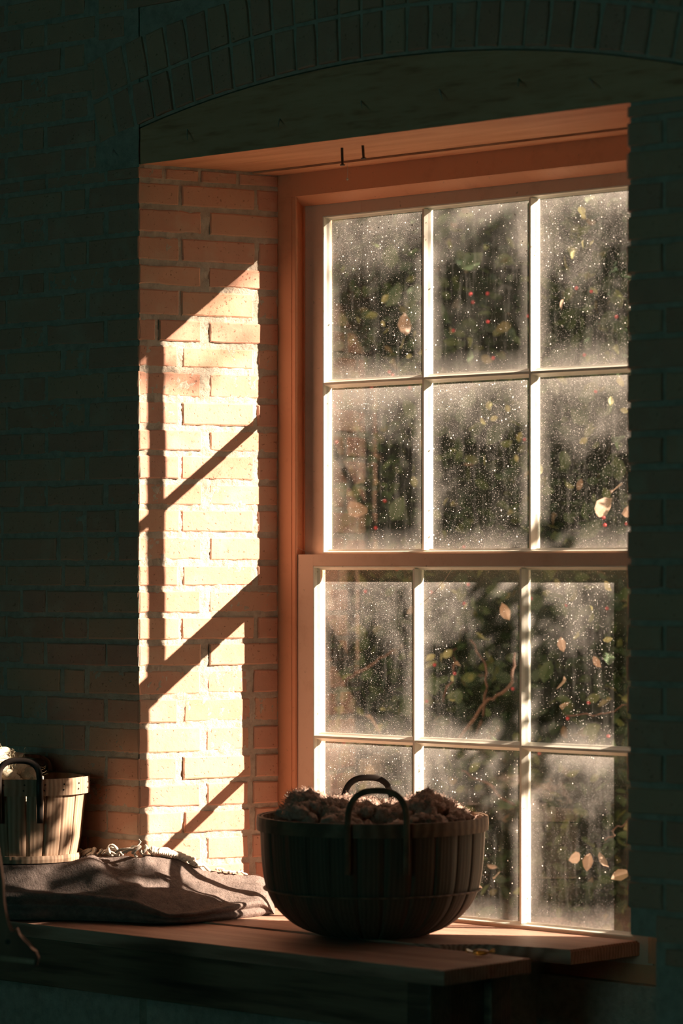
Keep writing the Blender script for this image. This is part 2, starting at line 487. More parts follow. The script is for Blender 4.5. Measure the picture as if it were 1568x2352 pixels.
# the right pier
for r in range(len(ztop)-1):
    zt, zb = ztop[r], ztop[r+1]
    cuts = [0, .21, .32, .53, .64, .85] if r % 2 else [0, .10, .31, .42, .63, .74]
    for a, b in zip(cuts, cuts[1:]):
        x0, x1 = XRF + a + (.005 if a else 0), XRF + b - .005
        if zt > 1.10 and x0 < 1.765: x0 = 1.765
        elif zt > 1.035 and x0 < 1.76: x0 = 1.76
        if x1-x0 < .025: continue
        if zt <= -.74 and zt > -.80 and False: continue
        if zb < -.80 and a == 0: x0 = XRF + .078                # the broken-out corner brick
        if x1-x0 < .02: continue
        brick(wall_right, ((x0+x1)/2, 0, Z0+(zt+zb)/2), x1-x0, (zt-zb)-random.uniform(.009, .013), 0)
# right reveal bricks
ANR = math.atan2(YB, XR-XRF)
LR = math.hypot(YB, XR-XRF)
for r in range(len(ZL)-1):
    zt, zb = ZL[r], ZL[r+1]
    if zb < -.80: continue
    cuts = [0, .115, .335, LR] if r % 2 else [0, .19, LR]
    for a, b in zip(cuts, cuts[1:]):
        m = (a+b)/2
        cx, cy = XRF + math.cos(ANR)*m, math.sin(ANR)*m
        brick(wall_right, (cx, cy, Z0+(zt+zb)/2), b-a-.01, zt-zb-.011, ANR+math.pi)
# two rings of bricks on edge over the timber, then level courses above
for ring in range(2):
    r0 = AR + .006 + ring*.112
    n = 27
    a0 = math.asin((-.150-AX)/AR); a1 = math.asin((1.750-AX)/AR)
    for k in range(n):
        a = a0 + (a1-a0)*(k+.5)/n
        rc = r0 + .052
        x, z = AX + math.sin(a)*rc, AZ - AR + math.cos(a)*rc
        brick(wall_upper, (x, 0, Z0+z), .104, (a1-a0)*rc/n - .011, 0, roty=a - math.pi/2)
for r in range(7):
    zb = AZ + .02 + .235 - .18 + r*.068; zt = zb + .068
    x = -.156
    while x < 1.756:
        L = random.choice((.22, .22, .105))
        xm = x + L/2
        if min(zb - (arch_z(x) + .236), zb - (arch_z(x+L) + .236)) > -.012 and zb < 1.72:
            brick(wall_upper, (xm, 0, Z0+(zt+zb)/2), L-.010, .057, 0)
        x += L

# ------------------------------------------------------------------ timber lintel and its nails
bm = bmesh.new()
xs = [-.150 + i*(1.900/24) for i in range(25)]
poly = [(-.150, Z0+SOFF), (1.750, Z0+SOFF)] + [(x, Z0 + arch_z(x) - .003) for x in reversed(xs)]
add_prism(bm, poly, 'y', .010, .312)
lintel = bm_obj('trim_1', bm, M_LINTEL); tag(lintel, 'heavy timber lintel over the window, orange underside, black front', kind='structure')
bm = bmesh.new()
add_box(bm, .05, 1.48, .316, YB + .03, Z0 + SOFF - .005, Z0 + 1.12)
bm_obj('rear_board', bm, M_LINTEL, lintel)
def nail(p, d, L, r, parent, head=True):
    d = Vector(d).normalized(); p = Vector(p)
    pth = [p - d*.01, p + d*L*.5, p + d*L]
    rad = [r, r, r*.95]
    if head:
        pth += [p + d*(L+.0005), p + d*(L+.003)]; rad += [r*2.0, r*1.9]
    v, f = tube(pth, rad, 7)
    return mesh_obj('nail', v, f, M_IRON, parent)
for (x, y, dx, L) in ((.585, .128, -.10, .040), (.652, .130, -.05, .030)):
    nail((x, y, Z0+SOFF), (dx+.14, 0, -1), L, .0034, lintel)
for (s_u, vv) in ((262, 338), (432, 294), (645, 270), (832, 228), (1012, 202), (1195, 178), (1358, 178)):
    k = (s_u-784)/FPX
    x = (k*D0 + .514)/(RV.x - k*FV.x)
    dep = D0 + FV.x*x
    z = (1310-vv)/FPX*dep
    d = Vector((random.uniform(.35, .7), -.45, -random.uniform(.25, .5)))
    v_, f_ = tube([Vector((x-.015, .012, Z0+z)), Vector((x-.015, .010, Z0+z)) + d.normalized()*.03, Vector((x-.015, .010, Z0+z)) + d.normalized()*.055 + Vector((0, 0, -.003))], [.0018, .0016, .0008], 5); mesh_obj('glint_sliver', v_, f_, M_FRINGE, lintel)  # nail slivers in a pale colour that stands for the light they catch
# cobweb threads under the nails and on the head of the frame
def thread(pts, r, name, parent, mat=M_WEB):
    v, f = tube([Vector(p) for p in pts], r, 4); return mesh_obj(name, v, f, mat, parent)
thread([(.600, .13, Z0+.990), (.602, .13, Z0+.975), (.6, .131, Z0+.955)], .0006, 'cobweb_thread', lintel)
bm = bmesh.new(); bmesh.ops.create_icosphere(bm, subdivisions=1, radius=.0038, matrix=Matrix.Translation((.600, .131, Z0+.953)))
bm_obj('cobweb_speck', bm, M_WEB, lintel)

# ------------------------------------------------------------------ window board, outside sill
bm = bmesh.new()
zs = Z0 + SILL
poly = [(0.0, -.012), (.35, -.013), (.70, -.010), (.93, -.008), (1.0, .016), (1.04, .070), (1.075, .102), (1.15, .120), (1.22, .138), (1.287, .144), (1.292, YB+.008), (XL, YB+.008), (.112, .36)]
add_prism(bm, poly, 'z', zs - .034, zs)
bmesh.ops.bevel(bm, geom=[e for e in bm.edges if abs(e.verts[0].co.z-zs) < 1e-4 and abs(e.verts[1].co.z-zs) < 1e-4], offset=.004, segments=2, affect='EDGES')
sill = bm_obj('trim_2', bm, M_SILL); tag(sill, 'worn wooden window board with a broken front corner', kind='structure')
bm = bmesh.new()
add_box(bm, -.05, 1.55, YO - .03, YO + .16, zs - .16, zs - .045, .01)
osill = bm_obj('trim_3', bm, M_STONE); tag(osill, 'stone sill outside below the glass', kind='structure')

# ------------------------------------------------------------------ the sash window
YL, YU, TS = .394, .4295, .0355
XP0, XP1 = .168, 1.332
bm = bmesh.new()
z0, z1 = Z0 + SILL - .05, Z0 + SOFF
# casing: face board, stop with a rounded corner, pulley stile, outer lining
def jamb(sg, xin):
    X = lambda a: xin + sg*a                       # a grows from the masonry towards the glass
    w = .050
    poly = [(X(-.03), YB), (X(w-.004), YB), (X(w-.003), YB+.0015), (X(w), YB), (X(.059), YB), (X(.062), YB+.002), (X(.062), YL-.0005),
            (X(w), YL-.0005), (X(w), YU-.004), (X(w+.006), YU-.004), (X(w+.006), YU-.0005), (X(w), YU-.0005), (X(w), YO-.012),
            (X(w-.001+.012), YO-.012), (X(w+.011), YO), (X(-.03), YO)]
    add_prism(bm, poly, 'z', z0, Z0 + .9655)
jamb(1, XL); jamb(-1, XR - .008)
zh = lambda a: Z0 + a
headp = [(YB, zh(1.05)), (YB, zh(.966)), (YB+.004, zh(.963)), (YU-.002, zh(.944)), (YU-.0005, zh(.950)), (YU, zh(.955)), (YO, zh(.955)), (YO, zh(1.05))]
add_prism(bm, headp, 'x', XL - .02, XR + .02)
add_box(bm, XL - .02, XR + .02, YB + .012, YO + .02, Z0 + SILL - .13, Z0 + SILL - .040)
window = bm_obj('window_1', bm, M_CASING); tag(window, 'six over six sash window with dusty panes and casing reddened for bounced light', kind='structure')

BARX = [.5810, .9280]
GX = [(.2440, .5705), (.5915, .9175), (.9385, 1.2645)]
def sash(name, y, ztop, zgt, zbar, zgb, zbot, parent):
    """stiles and rails with a bevel down to the glass; bars and panes as pieces"""
    bm = bmesh.new()
    def stile(x_out, x_face, x_gl):
        add_prism(bm, [(x_out, y), (x_face, y), (x_face + (x_gl-x_face)*.35, y+.004), (x_face+(x_gl-x_face)*.55, y+.010), (x_gl, y+.0165), (x_gl, y+.021), (x_face, y+TS), (x_out, y+TS)], 'z', Z0+zbot, Z0+ztop)
    stile(XP0+.001, .2355, .2440); stile(XP1-.001, 1.2730, 1.2645)
    def rail(z_out, z_face, z_gl):
        add_prism(bm, [(y, Z0+z_out), (y, Z0+z_face), (y+.004, Z0+z_face+(z_gl-z_face)*.35), (y+.010, Z0+z_face+(z_gl-z_face)*.55), (y+.0165, Z0+z_gl), (y+.021, Z0+z_gl), (y+TS, Z0+z_face), (y+TS, Z0+z_out)], 'x', .2350, 1.2735)
    rail(ztop, zgt+.010, zgt); rail(zbot, zgb-.010, zgb)
    s = bm_obj(name, bm, M_SASH, parent)
    prof = [(-.0030, 0), (.0030, 0), (.0045, .004), (.0070, .010), (.0112, .0165), (.0112, .021), (.0040, TS-.002), (-.0040, TS-.002), (-.0112, .021), (-.0112, .0165), (-.0070, .010), (-.0045, .004)]
    def shape(bm, o, wob=0.0):
        pass
    for xb in BARX:
        bm = bmesh.new(); add_prism(bm, [(xb+a, y+.001+b) for a, b in prof], 'z', Z0+zgb-.002, Z0+zgt+.002)
        bm_obj('glazing_bar', bm, M_BAR, s)
    for a, b in GX:
        bm = bmesh.new(); add_prism(bm, [(y+.0015+q, Z0+zbar+p) for p, q in prof], 'x', a-.006, b+.006)
        bm_obj('glazing_bar', bm, M_BAR, s)
    # pale glazing bevel round the whole opening
    for xa, sg in ((.2440, 1), (1.2645, -1)):
        bm = bmesh.new()
        add_prism(bm, [(xa-sg*.0085, y+.0002), (xa-sg*.0050, y+.0010), (xa-sg*.0035, y+.0095), (xa+sg*.0012, y+.0160), (xa+sg*.0012, y+.0172), (xa-sg*.0085, y+.0172)], 'z', Z0+zgb-.008, Z0+zgt+.008)
        bm_obj('glazing_bead', bm, M_BAR, s)
    for za, sg in ((zgt, -1), (zgb, 1)):
        bm = bmesh.new()
        add_prism(bm, [(y+.0002, Z0+za-sg*.0085), (y+.0010, Z0+za-sg*.0055), (y+.0095, Z0+za-sg*.0040), (y+.0160, Z0+za+sg*.0012), (y+.0172, Z0+za+sg*.0012), (y+.0172, Z0+za-sg*.0085)], 'x', .2360, 1.2725)
        bm_obj('glazing_bead', bm, M_BAR, s)
    for (zt, zb) in ((zgt, zbar+.0105), (zbar-.0105, zgb)):
        for a, b in GX:
            bm = bmesh.new(); add_box(bm, a-.003, b+.003, y+.0176, y+.0205, Z0+zb-.003, Z0+zt+.003)
            me = bpy.data.meshes.new('pane'); bmesh.ops.recalc_face_normals(bm, faces=bm.faces)
            # origin at the pane's own centre so the dust differs from pane to pane
            c = Vector(((a+b)/2, y+.019, Z0+(zt+zb)/2)); bmesh.ops.translate(bm, verts=bm.verts, vec=-c)
            bm.to_mesh(me); bm.free()
            me.materials.append(M_GLASS); me.materials.append(M_GLASS_D)
            for p in me.polygons:
                if p.normal.y > .9: p.material_index = 1
            o = link(bpy.data.objects.new('pane', me), s); o.location = c
    return s
upper = sash('upper_sash', YU, .953, .905, .4815, .053, .013, window)
lower = sash('lower_sash', YL, .041, .002, -.4280, -.855, -.925, window)
# flies and specks stuck high on the panes
for k in range(46):
    gx = random.choice(GX); x = random.uniform(gx[0]+.01, gx[1]-.01); z = .895 - abs(random.gauss(0, .10))
    if random.random() < .3: x = gx[1] - random.uniform(.005, .05)
    bm = bmesh.new(); bmesh.ops.create_icosphere(bm, subdivisions=1, radius=.0016, matrix=Matrix.Translation((x, YU+.0165, Z0+z)) @ Matrix.Rotation(random.uniform(0, 3.1), 4, 'Y') @ Matrix.Diagonal((random.uniform(1.2, 2.2), .6, .8, 1)))
    bm_obj('fly_speck', bm, M_IRON, upper)
thread([(.596, YL+.010, Z0-.085), (.63, YL+.012, Z0-.062), (.675, YL+.012, Z0-.024), (.70, YL+.010, Z0+.004)], .0007, 'cobweb_thread', lower)
thread([(XP0+.004, YL+.01, Z0+.10), (.176, YL, Z0+.06), (.19, YU-.003, Z0+.045)], .0004, 'cobweb_thread', upper)
thread([(.372, YU-.002, Z0+.955), (.373, YU-.003, Z0+.915)], .0006, 'cobweb_thread', upper)

# ------------------------------------------------------------------ the rest of the room
def room_box(name, x0, x1, y0, y1, za, zb, mat, label):
    bm = bmesh.new(); add_box(bm, x0, x1, y0, y1, za, zb); o = bm_obj(name, bm, mat); tag(o, label, kind='structure'); return o
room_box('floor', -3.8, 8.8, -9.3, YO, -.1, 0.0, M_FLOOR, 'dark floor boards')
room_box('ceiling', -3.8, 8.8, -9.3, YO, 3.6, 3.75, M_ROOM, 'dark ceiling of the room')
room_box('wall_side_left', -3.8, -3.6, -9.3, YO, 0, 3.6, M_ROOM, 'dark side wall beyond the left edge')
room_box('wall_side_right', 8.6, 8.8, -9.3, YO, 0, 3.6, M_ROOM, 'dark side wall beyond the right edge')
bm = bmesh.new()
add_box(bm, -3.6, 1.2, -9.25, -9.05, 0, 3.6); add_box(bm, 4.0, 8.6, -9.25, -9.05, 0, 3.6)
add_box(bm, 1.2, 4.0, -9.25, -9.05, 0, 1.2); add_box(bm, 1.2, 4.0, -9.25, -9.05, 3.0, 3.6)  # opening added for the teal fill lamp
wb = bm_obj('wall_back', bm, M_ROOM); tag(wb, 'dark rear wall behind the viewer with an opening added for the fill lamp', kind='structure')
room_box('ground', -14, 14, YO + .001, 26, -.25, -.1, M_GRASS, 'grass outside the window')

# ------------------------------------------------------------------ table
tb = empty('work_table', (.1, -.17, 0))
tag(tb, 'old dark wooden table pushed against the wall under the window', 'table')
def tpart(name, x0, x1, y0, y1, za, zb, bev=.004, mat=M_TABLE):
    bm = bmesh.new(); add_box(bm, x0-.1, x1-.1, y0+.17, y1+.17, za, zb, bev)
    return bm_obj(name, bm, mat, tb)
zt = Z0 + SILL - .002
tpart('top_plank', -1.15, 1.310, -.325, -.172, zt-.035, zt, mat=M_SILL)
tpart('top_plank', -1.15, 1.306, -.170, -.020, zt-.035, zt-.001, mat=M_SILL)
tpart('apron', -1.08, 1.24, -.300, -.278, zt-.155, zt-.036)
tpart('apron', -1.08, 1.24, -.066, -.044, zt-.155, zt-.036)
tpart('apron', 1.215, 1.237, -.277, -.067, zt-.155, zt-.036)
for lx in (-1.10, 1.19):
    for ly in (-.312, -.105):
        tpart('leg', lx, lx+.07, ly, ly+.07, 0.0, zt-.036, .006)

# ------------------------------------------------------------------ baskets
def stave_mesh(prof, wid, th, n_ang, bow=0.0):
    """one splint that follows the basket profile (r, z) and covers n_ang radians"""
    vs, fs = [], []
    m = 4
    for lay in (0, 1):
        for (r, z) in prof:
            rr = r - lay*th
            for k in range(m+1):
                a = -n_ang/2 + n_ang*k/m
                vs.append((rr*math.cos(a), rr*math.sin(a), z))
    w = m+1; n = len(prof)
    for j in range(n-1):
        for k in range(m):
            a = j*w+k; fs.append((a, a+1, a+w+1, a+w))
            b = n*w + a; fs.append((b, b+w, b+w+1, b+1))
        a = j*w; b = n*w+a; fs.append((a, a+w, b+w, b)); a += m; b += m; fs.append((a, b, b+w, a+w))
    for k in range(m):
        a = k; b = n*w+k; fs.append((a, b, b+1, a+1))
        a = (n-1)*w+k; b = n*w+a; fs.append((a, a+1, b+1, b))
    return vs, fs
def hoop(r0, r1, z0, z1, seg=64, a0=0.0, a1=2*math.pi, tilt=0.0):
    vs, fs = [], []
    for k in range(seg+1):
        a = a0 + (a1-a0)*k/seg
        c, s = math.cos(a), math.sin(a)
        for r, z in ((r1, z0), (r1+.0012, (z0+z1)/2), (r1, z1), (r0, z1), (r0, z0)):
            vs.append((r*c, r*s, z))
    for k in range(seg):
        for j in range(5):
            a = k*5+j; b = k*5+(j+1) % 5
            fs.append((a, b, b+5, a+5))
    return vs, fs
def strap_handle(root, ang, r_fn, z_low, z_rim, rise, half, hw, ht, mat, inner=0.0):
    """hoop handle: two legs down the outside of the basket, a bow above the rim"""
    er = Vector((math.cos(ang), math.sin(ang), 0)); et = Vector((-math.sin(ang), math.cos(ang), 0))
    pts = []
    zs_ = [z_low + (z_rim-z_low)*i/8 for i in range(9)]
    def on(z, a): 
        r = r_fn(z) + ht + .0005
        return er*math.sqrt(max(r*r-a*a, 0)) + et*a + Vector((0, 0, z))
    for z in zs_: pts.append(on(z, -half))
    R0 = math.sqrt((r_fn(z_rim)+ht+.004)**2-half**2)
    for i in range(1, 24):
        a = math.pi*i/24
        pts.append(er*(R0 - inner*math.sin(a)) + et*(-half*math.copysign(abs(math.cos(a))**.75, math.cos(a))) + Vector((0, 0, z_rim + rise*math.sin(a)**.75)))
    for z in reversed(zs_): pts.append(on(z, half))
    v, f = sweep(pts, hw, ht, lambda i: er)
    # strap lies flat on the basket: its width runs along the rim on the legs
    return mesh_obj('handle', v, f, mat, root, True)

BC = st(.588, -.45, SILL)
big = empty('wool_basket', (BC.x, BC.y, Z0+SILL+.001))
tag(big, 'large dark splint basket filled with brown fleece in front of the window', 'basket')
PROF = [(.130, .001), (.170, .014), (.205, .036), (.236, .068), (.256, .110), (.2635, .160), (.267, .215), (.2695, .281)]
ns = 26
smooth_prof = []
for (r0, z_0), (r1, z_1) in zip(PROF, PROF[1:]):
    for k in range(3): smooth_prof.append((r0+(r1-r0)*k/3, z_0+(z_1-z_0)*k/3))
smooth_prof.append(PROF[-1])
def smo(p):
    q = p[:]
    for _ in range(2): q = [q[0]] + [((q[i-1][0]+2*q[i][0]+q[i+1][0])/4, (q[i-1][1]+2*q[i][1]+q[i+1][1])/4) for i in range(1, len(q)-1)] + [q[-1]]
    return q
smooth_prof = smo(smooth_prof)
sv, sf = stave_mesh(smooth_prof, .06, .0028, 2*math.pi/ns*1.02)
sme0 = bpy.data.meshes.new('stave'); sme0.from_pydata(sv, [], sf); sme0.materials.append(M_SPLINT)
for p in sme0.polygons: p.use_smooth = True
for k in range(ns):
    o = bpy.data.objects.new('stave', sme0); o.rotation_euler = (0, 0, 2*math.pi*(k+.5)/ns)
    s_ = 1.0 + (.003 if k % 2 else 0); o.scale = (s_, s_, 1); link(o, big)
v, f = hoop(.2705, .2765, .250, .283); mesh_obj('rim_hoop', v, f, M_BAND, big)
v, f = hoop(.2625, .2665, .252, .282); mesh_obj('rim_hoop', v, f, M_BAND, big)
def rfn(z):
    return interp([(zz, rr) for rr, zz in PROF], z) + .0035
v, f = hoop(rfn(.108)-.004, rfn(.112)+.0012, .108, .112); mesh_obj('seam_cord', v, f, M_BAND, big)
bm = bmesh.new(); bmesh.ops.create_cone(bm, cap_ends=True, segments=40, radius1=.132, radius2=.136, depth=.006, matrix=Matrix.Translation((0, 0, .0035)))
bm_obj('base_disc', bm, M_SPLINT, big)
ang_f = math.atan2(-FV.y, -FV.x)
h1 = strap_handle(big, ang_f + .03, lambda z: max(rfn(z), .2755 if z > .245 else 0), .165, .283, .078, .068, .0050, .0075, M_BAND)
h2 = strap_handle(big, ang_f + math.pi + .03, lambda z: max(rfn(z), .2755 if z > .245 else 0), .165, .283, .072, .060, .0050, .0080, M_BLACK)

def fleece(name, center, blobs, mat, curls, label, cat, crimp=.012, sub_=3):
    bm = bmesh.new()
    for (x, y, z, r) in blobs:
        g = bmesh.ops.create_icosphere(bm, subdivisions=sub_ if r > .010 else 2, radius=1.0)
        sx, sy, szz = random.uniform(.8, 1.25), random.uniform(.8, 1.25), random.uniform(.7, 1.0)
        sd = random.random()*40
        for vv in g['verts']:
            c = vv.co.copy()
            d = .85 + .35*nz(c.x, c.y, c.z+sd, 1.6) + .50*abs(nz(c.x+9, c.y, c.z+sd, 3.2)) + .36*abs(nz(c.x+3, c.y, c.z+sd, 8))
            vv.co = Vector((x + c.x*r*sx*d, y + c.y*r*sy*d, z + c.z*r*szz*d))
    bm.verts.ensure_lookup_table()
    top = [vv.co.copy() for vv in bm.verts]
    nrm_c = Vector((sum(b[0] for b in blobs)/len(blobs), sum(b[1] for b in blobs)/len(blobs), min(b[2] for b in blobs)))
    verts = [tuple(v_.co) for v_ in bm.verts]; bm.verts.index_update()
    faces = [tuple(v_.index for v_ in f_.verts) for f_ in bm.faces]
    bm.free()
    for _ in range(curls):
        p = random.choice(top); d = (p - nrm_c).normalized() + Vector((random.uniform(-.7, .7), random.uniform(-.7, .7), random.uniform(-.2, .6)))
        if d.z < -.1: continue
        d.normalize(); u_ = d.orthogonal().normalized(); w_ = d.cross(u_)
        L = random.uniform(.4, 1.4)*crimp; tw = random.uniform(2, 6); rr = random.uniform(.0008, .0026)
        pts = [p + d*L*k/5 + (u_*math.cos(tw*k/5)+w_*math.sin(tw*k/5))*rr for k in range(6)]
        vv, ff = tube(pts, .0005, 3); b0 = len(verts)
        verts += [tuple(q) for q in vv]; faces += [tuple(i+b0 for i in q) for q in ff]
    o = mesh_obj(name, verts, faces, mat, None, True)
    o.location = center
    tag(o, label, cat, kind='stuff')
    return o
hp = [(-.25, -.02), (-.21, .015), (-.185, .055), (-.16, .068), (-.13, .055), (-.08, .048), (0, .036), (.05, .034), (.10, .050), (.135, .062), (.17, .045), (.21, .022), (.25, -.01)]
blobs = []
rs = random.Random(5)
for k in range(460):
    a = rs.uniform(-.235, .235); b = rs.uniform(-.235, .235)
    if math.hypot(a, b) > .232: continue
    r = rs.uniform(.008, .022)
    hgt = interp(hp, a)*(1 - .55*(abs(b)/.235)**2) - (.015 if b < -.12 else 0)
    top = .281 + hgt - abs(rs.gauss(0, .010)) + .010*nz(a, b, 4.4, 14)
    q = RV*a + FV*b
    if math.hypot(a, b) + r*1.25 > .262: r = max(.012, (.258 - math.hypot(a, b))/1.3)
    blobs.append((q.x, q.y, top - r*.9, r))
q = RV*(-.185); blobs.append((q.x, q.y, .281+.052, .012))
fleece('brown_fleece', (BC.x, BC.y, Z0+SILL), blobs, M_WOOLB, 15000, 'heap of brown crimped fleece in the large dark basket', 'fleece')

# small basket on the folded shawl
SB = st(-.292, .030, -.7355)
small = empty('small_basket', (SB.x, SB.y, SB.z))
tag(small, 'small pale splint basket with a black hoop handle standing on the shawl', 'basket')
P2 = [(.128, .002), (.136, .02), (.143, .06), (.149, .12), (.155, .175), (.158, .212)]
ns2 = 20
sv, sf = stave_mesh(P2, .05, .0025, 2*math.pi/ns2*.97)
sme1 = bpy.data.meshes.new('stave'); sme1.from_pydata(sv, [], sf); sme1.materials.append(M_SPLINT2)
for p in sme1.polygons: p.use_smooth = True
for k in range(ns2):
    o = bpy.data.objects.new('stave', sme1); o.rotation_euler = (0, 0, 2*math.pi*(k+.3)/ns2); s_ = 1.0 + (.014 if k % 2 else 0); o.scale = (s_, s_, 1); link(o, small)
v, f = hoop(.1605, .1655, .172, .214); rim = mesh_obj('rim_hoop', v, f, M_SPLINT2, small)
v, f = hoop(.150, .1535, .174, .213); mesh_obj('rim_hoop', v, f, M_SPLINT2, small)
v, f = hoop(.1375, .1420, .002, .020); mesh_obj('base_hoop', v, f, M_SPLINT2, small)
bm = bmesh.new(); bmesh.ops.create_cone(bm, cap_ends=True, segments=36, radius1=.124, radius2=.126, depth=.005, matrix=Matrix.Translation((0, 0, .0045)))
bm_obj('base_disc', bm, M_SPLINT2, small)
for k in range(10):
    a = ang_f + 1.5 - k*.32
    for dz in (.186, .200):
        bm = bmesh.new(); bmesh.ops.create_icosphere(bm, subdivisions=1, radius=.0026, matrix=Matrix.Translation((.1665*math.cos(a+dz), .1665*math.sin(a+dz), dz)))
        bm_obj('tack', bm, M_IRON, small)
r2 = lambda z: max(interp([(zz, rr) for rr, zz in P2], z) + .003, .1665 if z > .168 else 0)
strap_handle(small, ang_f + .02, r2, .105, .214, .048, .051, .008, .008, M_BLACK)
strap_handle(small, ang_f + math.pi, r2, .10, .214, .040, .051, .006, .005, M_SPLINT2)
blobs = []
for (a, b, z, r) in ((-.10, .02, .205, .050), (-.060, .01, .236, .046), (-.025, -.01, .232, .038), (.012, -.01, .212, .030), (-.045, -.05, .215, .036), (-.09, -.03, .225, .040), (-.08, -.04, .19, .04), (-.02, -.05, .18, .035), (0, .07, .18, .04), (-.06, .08, .18, .04)):
    q = RV*a + FV*b; blobs.append((q.x, q.y, z, r))
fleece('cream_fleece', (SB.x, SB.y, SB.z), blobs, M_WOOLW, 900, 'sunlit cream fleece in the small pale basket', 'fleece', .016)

# ------------------------------------------------------------------ shawl
def wall_t(s):                      # where the masonry stands behind the table, in (s, t)
    return (-s*.933 if s < 0 else s*.5775)
TF = [(-.60, -.12), (-.42, -.16), (-.34, -.17), (-.20, -.18), (-.12, -.19), (-.02, -.225), (.04, -.255), (.09, -.265), (.14, -.245), (.20, -.195), (.27, -.13), (.33, -.06), (.345, -.02)]
TB = [(-.60, .22), (-.40, .19), (-.25, .14), (-.12, .05), (0, -.045), (.06, -.02), (.15, .03), (.25, .09), (.33, .12), (.345, .08)]
TOPB = [(-.60, -.742), (-.40, -.738), (-.24, -.736), (-.14, -.730), (-.05, -.716), (.03, -.712), (.10, -.726), (.15, -.752), (.22, -.772), (.30, -.782), (.345, -.80)]
TOPF = [(-.60, -.785), (-.35, -.787), (-.12, -.792), (.0, -.805), (.05, -.822), (.09, -.838), (.15, -.838), (.24, -.828), (.30, -.822), (.345, -.83)]
NS_, NU = 120, 56
vs, fs = [], []
S0, S1 = -.58, .345
for i in range(NS_+1):
    s = S0 + (S1-S0)*i/NS_
    tf, tbk = interp(TF, s), interp(TB, s)
    zb_, zf_ = interp(TOPB, s), interp(TOPF, s)
    sb_ = 1 - sstep(-.13, -.03, s)
    ends = sstep(0, .03, S1 - s)**.5 if S1 - s < .03 else 1.0
    for j in range(NU+1):
        w = j/NU
        if w < .28:                               # front: bottom -> crease -> nose
            q = w/.28
            h = zf_ - SILL
            z = SILL + .001 + h*q*.93
            bul = math.sin(math.pi*min(1, q*2))*.012 if q < .5 else math.sin(math.pi*(q-.5)*2*.9)*.016
            t = tf + .014 - bul
            t += .010*(1-q)
        elif w < .86:                             # top surface
            q = (w-.28)/.58
            qs = q + .05*nz(s, q, 3.1, 6)
            z = zf_ + (zb_-zf_)*((qs**1.35 if qs > 0 else 0)*(1-sb_) + sstep(0, .34, qs)*sb_) - .006*(1-q)**8
            t = tf + .010 + (tbk-tf-.02)*q
            z += .010*nz(s*.7, q*.35, 2.0, 9)*(q > .02) + .004*nz(s, t, 8.0, 28)
            if s < .02 and s > -.5: z += .007*math.sin(q*5.0 + s*10)
            # room for the flat foot of the small basket
            d = math.hypot(s+.292, t-.030)
            k = 1 - sstep(.142, .18, d)
            z = z*(1-k) - .7365*k
        else:                                     # back, down to the board
            q = (w-.86)/.14
            z = zb_ + (SILL+.001-zb_)*q
            t = tbk - .01 + .014*math.sin(math.pi*q)
        z = SILL + .001 + (z-SILL-.001)*ends
        lim = wall_t(s) - .016
        if t > lim: t = lim
        # stay clear of the big basket
        p = st(s, t)
        vs.append((p.x, p.y, Z0+z))
w_ = NU+1
for i in range(NS_):
    for j in range(NU):
        a = i*w_+j; fs.append((a, a+w_, a+w_+1, a+1))
shawl = mesh_obj('folded_shawl', vs, fs, M_SHAWL, None, True)
sub = shawl.modifiers.new('smooth', 'SUBSURF'); sub.levels = 1; sub.render_levels = 1
tag(shawl, 'folded grey wool shawl with pale fringe lying in the window corner', 'shawl')
# nap of the cloth
rs = random.Random(3)
nv, nf = [], []
for _ in range(9000):
    i = rs.randrange(2, NS_-2); j = rs.randrange(16, 50)
    p = Vector(vs[i*w_+j]) + Vector((rs.uniform(-.004, .004), rs.uniform(-.004, .004), 0))
    d = Vector((rs.uniform(-1, 1), rs.uniform(-1, 1), rs.uniform(.2, .9))).normalized()*rs.uniform(.003, .007)
    sd = d.orthogonal().normalized()*.00022; b0 = len(nv)
    nv += [p-sd, p+sd, p+d]; nf.append((b0, b0+1, b0+2))
nap = mesh_obj('wool_nap', nv, nf, M_SHAWL, shawl); nap['kind'] = 'stuff'
# fringe: thick twisted tassels falling over the back edge
tmesh = []
def back_pt(s, q=0.0, lift=0.0):
    z = interp(TOPB, s); t = min(interp(TB, s) - .01, wall_t(s) - .02)
    p = st(s, t - q, z + lift); return p
rs = random.Random(12)
def tassel(s, L, lean, h, r=.0042, fwd=.02):
    p0 = back_pt(s, fwd, .002); pts = []
    n = 12
    for k in range(n+1):
        q = k/n
        ss = s + lean*q + .006*math.sin(q*7+s*50)
        arch = math.sin(math.pi*min(1, q*1.15))*h
        base = back_pt(ss, fwd*(1-q), .004)
        drop = -max(0, q-.55)*L*1.2
        pts.append(base + Vector((0, 0, arch + drop)))
    rad = [r*(.9+.12*math.sin(k*2.4)) for k in range(n)] + [r*.5]
    v, f = tube(pts, rad, 7)
    return mesh_obj('fringe_tassel', v, f, M_FRINGE, shawl, True)
for k in range(9): tassel(-.175 + k*.011, rs.uniform(.015, .03), rs.uniform(.015, .05), rs.uniform(.006, .018))
for k in range(5): tassel(-.075 + k*.022, .02, rs.uniform(.02, .06), rs.uniform(.008, .02), fwd=.03)
for k in range(18): tassel(.03 + k*.0065, rs.uniform(.02, .05), rs.uniform(.03, .055), rs.uniform(.004, .014), r=.0046, fwd=.02)
for k in range(4): tassel(.20 + k*.016, .008, rs.uniform(.01, .03), rs.uniform(.001, .006), r=.003)
v, f = tube([back_pt(-.03, .02, .004), back_pt(-.012, .0, .018), back_pt(.002, .0, .018), back_pt(.008, .0, .03), back_pt(.004, 0, .036)], [.0036, .0036, .0034, .003, .002], 7)
mesh_obj('fringe_tassel', v, f, M_FRINGE, shawl, True)

